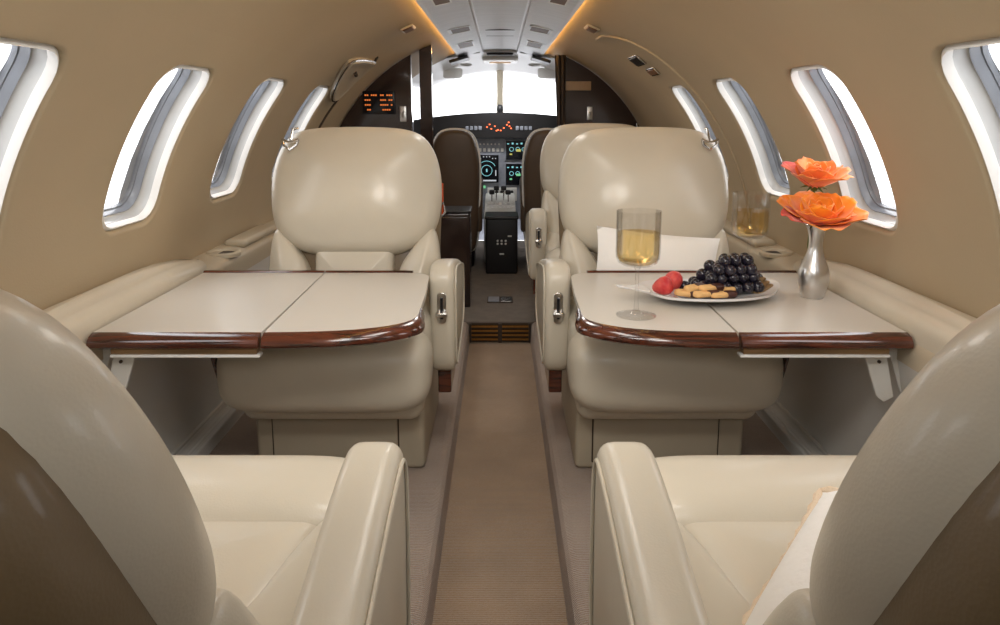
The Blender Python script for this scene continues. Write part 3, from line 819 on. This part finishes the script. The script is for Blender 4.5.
# ---------------------------------------------------------------- cushions
def cushion(label, M4, w, h, T, lace=False):
    t = thing('cushion', label, 'cushion'); t.matrix_world = M4
    n = 18
    def f(sg):
        def g(u, v):
            a, b = (u-.5)*2, (v-.5)*2
            e = max(0, (1-a*a)*(1-b*b))**.42
            k = 1-.06*(1-a*a)*(abs(b)**2); k2 = 1-.06*(1-b*b)*(abs(a)**2)
            return (a*w/2*k2, b*h/2*k, sg*T/2*e)
        return g
    mb = MB().grid(f(1), n, n).grid(f(-1), n, n)
    mb.build('cushion_cover', 'pillow', t, ang=180)
    if lace:
        ed = []
        for i in range(4*24):
            q = i/24; s_ = int(q); r = (q-s_)*2-1
            a, b = [(r, -1), (1, r), (-r, 1), (-1, -r)][s_]
            k = 1-.06*(1-a*a)*(abs(b)**2); k2 = 1-.06*(1-b*b)*(abs(a)**2)
            ed.append((a*w/2*k2, b*h/2*k, 0))
        MB().tube(ed, [.0045+.0018*(i % 2) for i in range(len(ed))], 8, True).build('lace_trim', 'lace', t)
    return t
cushion('white cushion leaning on the back of the far right seat', Matrix.Translation((.374, 1.742, .508)) @ Matrix.Rotation(rad(2), 4, 'Y') @ Matrix.Rotation(rad(74), 4, 'X') @ Matrix.Rotation(rad(-4), 4, 'Z'), .30, .18, .045)
A_ = Vector((.333, .712, .492)); e1 = Vector((-.63, -.70, -.24)).normalized(); e2 = Vector((.72, -.52, .46)); e2 = (e2-e1*e2.dot(e1)).normalized()
e3 = e1.cross(e2); cc = A_+.118*e1+.118*e2
Mc = Matrix((e1, e2, e3)).transposed().to_4x4(); Mc.translation = cc
cushion('white lace-edged cushion on the near right seat, half hidden by its back', Mc, .236, .236, .06, True)

# ---------------------------------------------------------------- bulkheads and entry
def bulk(name, y, x0, x1, sgn, top=R0):
    mb = MB(); out = []
    N = 20
    for k in range(N+1):
        x = x0+(x1-x0)*k/N; out.append((sgn*x, ZC+math.sqrt(max(0, (top-.004)**2-x*x))))
    out = [(sgn*x0, FLOOR)]+out+[(sgn*x1, FLOOR)]
    mb.prism(out, y, y+.03, fn=lambda a, b, c: (a, c, b))
    return struct(mb.build(name, 'walnut', smooth=False))
bulk('wall_front_left', 3.16, .372, .775, -1)
bulk('wall_front_right', 3.66, .305, .775, 1)
bulk('trim_5', 3.16, .285, .336, -1)
mb = MB().box(-.780, .780, 0, .012, 0, 1)   # door header bow, follows the liner
def curtain(label, x, y, w, sgn, flare):
    def f(u, v):
        z = .10+v*1.05; amp = .012
        xx = x+sgn*(w*u)+flare*(1-v)*sgn*-1*(1-u)
        return (xx, y+amp*math.sin(u*PI*5), z)
    o = MB().grid(f, 30, 12).build('curtain', 'curtain', ang=180)
    so = o.modifiers.new('thick', 'SOLIDIFY'); so.thickness = .003
    return tag(o, label, 'curtain')
curtain('brown pleated curtain gathered at the cockpit side of the right bulkhead', .262, 3.64, .055, 1, -.045)
curtain('dark pleated curtain gathered beside the left bulkhead', -.345, 3.24, .05, 1, 0)
# lit status display
d = thing('status_display', 'dark display with four rows of amber lit characters on the left bulkhead', 'display', (-.508, 3.155, .92))
MB().box(-.068, .068, -.006, 0, -.048, .048, .004).build('display_panel', 'screen', d)
mb = MB(); random.seed(3)
for r in range(4):
    x = -.058
    for grpw in ((4, 5) if r == 0 else (3, 3), (4, 3)):
        for q in range(6):
            on = (r == 0 or q < 3 or x > .012) and (q*7+r*3) % 5 != 4
            if on: mb.box(x, x+.0062, -.008, -.006,   .030-.020*r-.003, .030-.020*r+.003)
            x += .0088
        x += .012
mb.build('lit_characters', 'amber_led', d, smooth=False)
# small fittings reflected in the left panel, plaque and hook on the right
h = thing('coat_hook', 'small silver coat hook on the right bulkhead under the plaque', 'hook', (.437, 3.655, .872))
MB().box(-.014, .014, -.006, 0, -.03, .035, .004).build('hook_plate', 'pewter', h)
MB().tube([(0, -.006, .01), (0, -.03, -.01), (0, -.034, .008)], .004, 8).build('hook_arm', 'pewter', h)
h2 = copy_tree(h); h2.location = (-.372-.035, 3.155, .87); h2['label'] = 'small silver hook copy modelling a reflection in the left bulkhead beside the lit display'  # hook copy stands in for a reflection in the glossy panel
p = MB().box(-.066, .066, -.006, 0, -.022, .022, .004).build('plaque', 'plaque'); p.location = (.375, 3.655, 1.005)
tag(p, 'tan rectangular plaque on the dark right bulkhead', 'plaque')

mb = MB(); out = [(R0*math.cos(a/24*PI)*.999, ZC+R0*math.sin(a/24*PI)*.999) for a in range(25)]
out = [(.78, 0)]+out+[(-.78, 0)]
struct(mb.prism(out, -.43, -.40, fn=lambda a, b, c: (a, c, b)).build('wall_rear', 'liner', smooth=False))
# wooden entry cabinet with metal corner
c = thing('entry_cabinet', 'dark polished wood cabinet standing behind the left seat', 'cabinet', (-.178, 3.0, FLOOR))
MB().box(-.43, .055, -.02, .14, 0, .395, .006).build('body', 'walnut', c)
MB().box(-.435, .060, -.025, .145, .395, .405, .004).build('top', 'black', c)
MB().box(-.30, .045, -.026, -.02, .03, .38, .003).build('door', 'walnut', c)
b = thing('seat_belt', 'orange tagged seat belt with steel buckle hanging behind the left seat', 'belt', (-.19, 2.32, .62))
MB().box(-.012, .012, -.004, .004, -.06, .04, .002).build('webbing', 'belt', b)
MB().tube([(-.012, -.006, -.05), (.0, -.012, -.07), (.018, -.006, -.05), (.012, -.006, -.02)], .004, 8, True).build('buckle', 'silver', b)

# floor plate
f_ = thing('floor_plate', 'small two-tone metal plate in the grey floor ahead of the grille', 'plate', (0, 3.10, FLOOR+.001))
MB().box(-.055, .055, -.05, .05, 0, .004, .002).build('plate_frame', 'dark', f_)
MB().box(.004, .050, -.04, .04, .002, .006, .001).build('plate_cover', 'silver', f_)
MB().box(-.050, -.004, -.04, .04, .002, .006, .001).build('plate_cover', 'panelgrey', f_)

# ---------------------------------------------------------------- cockpit
# shell: side walls below the glass, roof above it
CY = [3.9, 4.15, 4.4, 4.65]
def cw(y): return .74-.30*((y-3.9)/.9)**1.6 if y > 3.9 else .74
mb = MB()
for s in (-1, 1):
    mb.grid(lambda u, v: (s*cw(3.69+1.1*u), 3.69+1.1*u, .05+.77*v), 10, 4)
mb.grid(lambda u, v: (-cw(4.79)+2*cw(4.79)*u, 4.79, .05+.75*v), 6, 2)
struct(mb.build('wall_cockpit', 'panelgrey'))
mb = MB()
def roof(u, v):
    y = 3.98+.62*v; hw = .66-.22*v; x = (u-.5)*2*hw
    z = 1.205-.075*v**1.5-(x/hw)**2*(.17-.06*v)
    return (x, y, z)
mb.grid(roof, 24, 10)
o = mb.build('ceiling_cockpit', 'white'); struct(o)
sm = o.modifiers.new('thick', 'SOLIDIFY'); sm.thickness = .01
t = thing('overhead_panel', 'white overhead switch panel on the cockpit ceiling', 'panel', (0, 4.25, 1.165))
MB().box(-.10, .10, -.10, .10, -.012, .02, .02).build('panel_body', 'white', t)
MB().box(-.06, .06, -.07, .02, -.018, -.01, .01).build('panel_inset', 'bronze', t)
for s, sn in ((-1, 'left'), (1, 'right')):
    q = thing('gasper_outlet', 'round grey air outlet on the %s of the cockpit ceiling' % sn, 'outlet', (s*.19, 4.2, 1.145))
    MB().lathe([(.03, 0), (.034, -.008), (.026, -.014), (.012, -.012), (.0005, -.010)], 20, cap=False).build('outlet_ring', 'lower', q)
    sv = MB().pad(rrect(-.055, .055, -.028, .028, .015), -.002, .002, .001, fn=lambda a, b, c: (a, b*.3, b+c)).build('sun_visor', 'white')
    sv.location = (s*.27, 4.33, 1.10); tag(sv, 'folded sun visor at the top %s of the windscreen' % sn, 'visor')
# windscreen: post and panes
ws = bpy.data.objects.new('window_11', None); C.objects.link(ws); struct(ws)
mb = MB().tube([(0, 4.56, 1.14), (0, 4.62, .98), (0, 4.68, .82)], [.022, .019, .026], 10); mb.build('centre_post', 'base', ws)
for s in (-1, 1):
    mb = MB().grid(lambda u, v: (s*(.01+.50*u), 4.66-.10*v-.20*u*u, .82+.33*v), 10, 4); mb.build('windscreen_pane', 'pane', ws)
st = MB().lathe([(.0005, -.03), (.012, -.028), (.02, -.01), (.021, .01), (.012, .024), (.0005, .026)], 16, cap=False).build('magnetic_compass', 'black')
st.location = (0, 4.50, .90); tag(st, 'black compass standing on the glareshield under the windscreen post', 'compass')

ip = thing('instrument_panel', 'cockpit instrument panel under a black glareshield with warning lamps and screens', 'instrument panel', (0, 4.38, 0))
g = []
def glare(x): return .862-.030*(abs(x)/.42)**2+.016
out = [(x/20*.5, glare(x/20*.5)) for x in range(-20, 21)]+[(x/20*.5, .735-.02*abs(x/20)) for x in range(20, -21, -1)]
MB().prism(out, -.06, .25, fn=lambda a, b, c: (a, c, b)).build('glareshield', 'black', ip, smooth=False)
MB().box(-.50, .50, -.01, .05, .25, .735, .01).build('panel_face', 'panelgrey', ip)
mb = MB()
for (x, z) in [(-.075, .795), (-.05, .785), (-.03, .800), (-.012, .778), (.004, .776), (.022, .79), (.04, .808), (.055, .80), (.064, .788), (-.02, .775), (.05, .822), (-.06, .81)]:
    mb.box(x-.0042, x+.0042, -.064, -.06, z-.0032, z+.0032)
mb.build('warning_lamp', 'red_led', ip, smooth=False)
mb = MB()
for x in (-.19, -.165, -.14, -.115, .10, .125, .15, .175): mb.box(x-.009, x+.009, -.065, -.06, .778, .800, .003)
mb.build('glareshield_button', 'panelgrey', ip)
def screen(x0, x1, z0, z1, name, draw):
    fr = MB().box(x0-.008, x1+.008, -.018, -.01, z0-.008, z1+.008, .004).build(name, 'panelgrey', ip)
    MB().box(x0, x1, -.021, -.018, z0, z1).build('display_glass', 'screen', fr, smooth=False)
    draw(fr, (x0+x1)/2, (z0+z1)/2, (x1-x0)/2, (z1-z0)/2)
def ring(mb, cx, cz, r, a0=0, a1=2*PI, t=.003):
    n = 28
    mb.tube([(cx+r*math.cos(a0+(a1-a0)*i/n), -.0225, cz+r*math.sin(a0+(a1-a0)*i/n)) for i in range(n+1)], t/2, 5)
def nav(fr, cx, cz, w, h):
    mb = MB(); ring(mb, cx, cz-.01, w*.45); ring(mb, cx, cz-.01, w*.8, .5, PI-.5)
    mb.box(cx-.004, cx+.004, -.024, -.021, cz-.018, cz); mb.build('screen_symbols', 'cyan_led', fr)
    mb = MB()
    for q in range(7): mb.box(cx-w*.8+q*w*.25, cx-w*.8+q*w*.25+.006, -.024, -.021, cz+h*.72+(.01 if 1 < q < 5 else 0), cz+h*.72+.005+(.01 if 1 < q < 5 else 0))
    mb.box(cx-w*.8, cx+w*.8, -.024, -.021, cz-h*.9, cz-h*.8); mb.box(cx+w*.72, cx+w*.8, -.024, -.021, cz-h*.5, cz-h*.1)
    mb.build('screen_readout', 'white_led', fr, smooth=False)
def eng(fr, cx, cz, w, h):
    mb = MB()
    for q in range(5): mb.box(cx-w*.9+q*w*.36, cx-w*.9+q*w*.36+.011, -.024, -.021, cz+h*.62, cz+h*.62+.006+.004*(q % 2))
    for q in range(3): ring(mb, cx-w*.55+q*w*.5, cz+h*.1, w*.16)
    mb.build('screen_symbols', 'cyan_led', fr, smooth=False)
    mb = MB().box(cx-.012, cx+.014, -.024, -.021, cz-.008, cz+.006).box(cx-w*.7, cx-w*.5, -.024, -.021, cz-h*.5, cz-h*.35); mb.build('screen_readout', 'yellow_led' if cz > .62 else 'green_led', fr, smooth=False)
screen(-.148, -.008, .470, .632, 'navigation_display', nav)
screen(.035, .180, .605, .715, 'engine_display', eng)
screen(.035, .180, .455, .580, 'flight_display', eng)
screen(-.30, -.175, .48, .632, 'navigation_display', nav)
mb = MB()
for q in range(6):
    mb.box(-.125+q*.026, -.109+q*.026, -.016, -.01, .650, .672, .003); mb.box(-.12+q*.022, -.112+q*.022, -.016, -.01, .690, .700, .002)
mb.build('switch', 'white', ip)
MB().box(-.12, -.085, -.016, -.01, .435, .452, .002).build('green_annunciator', 'green_led', ip)
MB().box(-.075, .10, -.02, -.01, .36, .44, .006).build('radio_stack', 'lower', ip)
mb = MB()
for q in range(5):
    for r in range(2): mb.lathe([(.010, 0), (.009, .012), (.0005, .013)], 12, fn=lambda a, b, c: (-.05+q*.03+a, -.02-c, .38+r*.035+b))
mb.build('radio_knob', 'black', ip)

# centre pedestal
pd = thing('throttle_pedestal', 'pale throttle quadrant with black levers between the pilot seats', 'pedestal', (0, 4.0, FLOOR))
MB().pad(spline([(-.10, 0), (.30, 0), (.32, .30), (.24, .33), (.05, .30), (-.08, .24)], 5), -.085, .085, .012, fn=lambda a, b, c: (c, a, b)).build('quadrant', 'lower', pd)
mb = MB()
for x, y, hgt in ((-.045, .10, .10), (-.02, .12, .12), (.02, .12, .12), (.045, .09, .10)):
    mb.tube([(x, y, .26), (x, y-.01, .26+hgt)], .004, 6)
mb.build('lever_arm', 'silver', pd)
for x, y, hgt in ((-.045, .10, .10), (-.02, .12, .12), (.02, .12, .12), (.045, .09, .10)):
    MB().box(x-.015, x+.015, y-.025, y+.005, .25+hgt, .275+hgt, .007).build('lever_knob', 'black', pd)
mb = MB()
for q in range(7):
    for r in range(3): mb.box(-.072+q*.022, -.058+q*.022, -.06+r*.05, -.045+r*.05, .255+.02*r, .272+.02*r, .003)
mb.build('switch', 'white', pd)
bx = thing('equipment_box', 'black upright box with small dials standing at the cockpit entry', 'box', (.008, 3.62, FLOOR))
MB().box(-.08, .08, 0, .18, 0, .285, .012).build('body', 'black', bx)
MB().box(-.083, .083, -.005, .185, .275, .292, .006).build('lid', 'black', bx)
mb = MB()
for x in (-.02, 0, .02):
    for z in (.155, .17): mb.lathe([(.0055, 0), (.005, .004), (.0005, .004)], 10, fn=lambda a, b, c: (x+a, -c, z+b))
mb.box(.03, .05, -.003, 0, .19, .197); mb.box(-.01, .012, -.003, 0, .10, .107)
mb.build('dial', 'lower', bx)

# pilot seats seen from behind
def pilot(label, x, s):
    t = thing('pilot_seat', label, 'seat', (x, 3.72, FLOOR), 0, None)
    sh = [(0, .10), (.085, .10), (.11, .18), (.118, .35), (.122, .48), (.118, .58), (.10, .66), (.07, .70), (.03, .712), (0, .714)]
    out = resample(spline(sym(sh), 4), 70)
    f = lambda a, b, c: (a, -.05*(b-.3)-c, b)
    MB().pad(out, -.04, .04, .03, 0, .01, fn=f).build('backrest', 'brown', t)
    up = [p for p in out if p[1] > .2]
    i0 = min(range(len(up)), key=lambda k: (up[k][0]*-s, up[k][1])) if 0 else 0
    MB().tube([f(a*1.0, b*1.0, -.03) for a, b in out], .009, 8, True).build('piping', 'piping_rimlit', t)  # white edge tube carries painted rim light
    pr = spline([(.02, .20), (.03, .42), (.05, .455), (.10, .46), (.30, .45), (.32, .38), (.2, .34), (.1, .24)], 5)
    MB().pad(resample(pr, 50), .095, .134, .016, fn=lambda a, b, c: (s*c, a, b)).build('armrest', 'brown', t)
    MB().box(-.11, .11, .02, .38, .18, .29, .04).build('seat_cushion', 'brown', t)
    MB().box(-.09, .09, .05, .33, 0, .19, .02).build('base', 'black', t)
pilot('dark brown pilot seat left of the centre pedestal with edge piping whitened as rim light', -.225, 1)
pilot('dark brown pilot seat right of the centre pedestal, behind the cream seats', .240, -1)

# ---------------------------------------------------------------- light
w = bpy.data.worlds.new('overcast sky'); bpy.context.scene.world = w; w.use_nodes = True
nt = w.node_tree; bg = nt.nodes['Background']
tc = nt.nodes.new('ShaderNodeTexCoord'); sp_ = nt.nodes.new('ShaderNodeSeparateXYZ'); cr = nt.nodes.new('ShaderNodeValToRGB')
cr.color_ramp.elements[0].position = 0.35; cr.color_ramp.elements[0].color = (.62, .62, .64, 1)
cr.color_ramp.elements[1].position = .62; cr.color_ramp.elements[1].color = (1, 1, 1.0, 1)
mr = nt.nodes.new('ShaderNodeMapRange'); mr.inputs['From Min'].default_value = -1; mr.inputs['From Max'].default_value = 1
nt.links.new(tc.outputs['Generated'], sp_.inputs[0]); nt.links.new(sp_.outputs['Z'], mr.inputs['Value']); nt.links.new(mr.outputs['Result'], cr.inputs['Fac'])
nt.links.new(cr.outputs['Color'], bg.inputs['Color']); bg.inputs['Strength'].default_value = 5
def area(name, loc, rot, sx, sy, power, col=(1, 1, 1), portal=False):
    l = bpy.data.lights.new(name, 'AREA'); l.shape = 'RECTANGLE'; l.size = sx; l.size_y = sy; l.energy = power; l.color = col
    if portal: l.cycles.is_portal = True
    o = bpy.data.objects.new(name, l); C.objects.link(o); o.location = loc; o.rotation_euler = rot
    return o
for sgn in (-1, 1):
    for yc in WIN_Y:
        th = (WT0+WT1)/2; p = cyl(th, yc, .075)
        area('window_daylight_portal', (sgn*p[0], yc, p[2]), (0, sgn*(PI/2+ -th), 0), .36, .2, 1, portal=True)
# downlights of the cabin, set in the ceiling panel
for y in (1.15, 2.1, 3.0):
    area('ceiling_downlight', (0, y, 1.185), (0, 0, 0), .12, .4, 1.5, (1, .95, .88))
dl = area('cockpit_fill_light', (0, 4.10, 1.13), (rad(50), 0, 0), .2, .08, 1.4, (.97, .98, 1)); dl.data.spread = rad(100)  # added lamp to brighten the dark instrument panel
def aim(loc, tgt, sx, p, col=(1, .97, .92)):
    o = area('fill_lamp', loc, (0, 0, 0), sx, sx, p, col)  # added aimed fill, no fixture modelled for it
    o.rotation_euler = (Vector(tgt)-Vector(loc)).to_track_quat('-Z', 'Y').to_euler(); o.data.spread = rad(120)
    return o
for s in (-1, 1):
    aim((s*.15, .50, 1.17), (s*.37, 1.8, .66), .22, 2.2)  # added fill for the soft highlight on the far seats
    aim((s*.17, .80, 1.16), (s*.30, .80, .42), .12, .35)
    aim((s*.12, -.25, 1.15), (s*.20, 1.5, .45), .22, .6, (1, .98, .95))  # added fill from behind the camera, reaching under the tables

# ---------------------------------------------------------------- camera
cam = bpy.data.cameras.new('camera'); co = bpy.data.objects.new('camera', cam); C.objects.link(co)
cam.sensor_width = 36; cam.lens = .740*36; cam.shift_y = -(312.5-236)/1000; cam.clip_start = .02
co.location = (0, 0, CAMZ); co.rotation_euler = (rad(90-9.5), 0, 0)
sc = bpy.context.scene; sc.camera = co
sc.view_settings.view_transform = 'Standard'; sc.view_settings.look = 'None'; sc.view_settings.gamma = 1; sc.view_settings.exposure = 0
sc.view_settings.use_curve_mapping = False
sc.cycles.transparent_max_bounces = 24; sc.cycles.max_bounces = 10
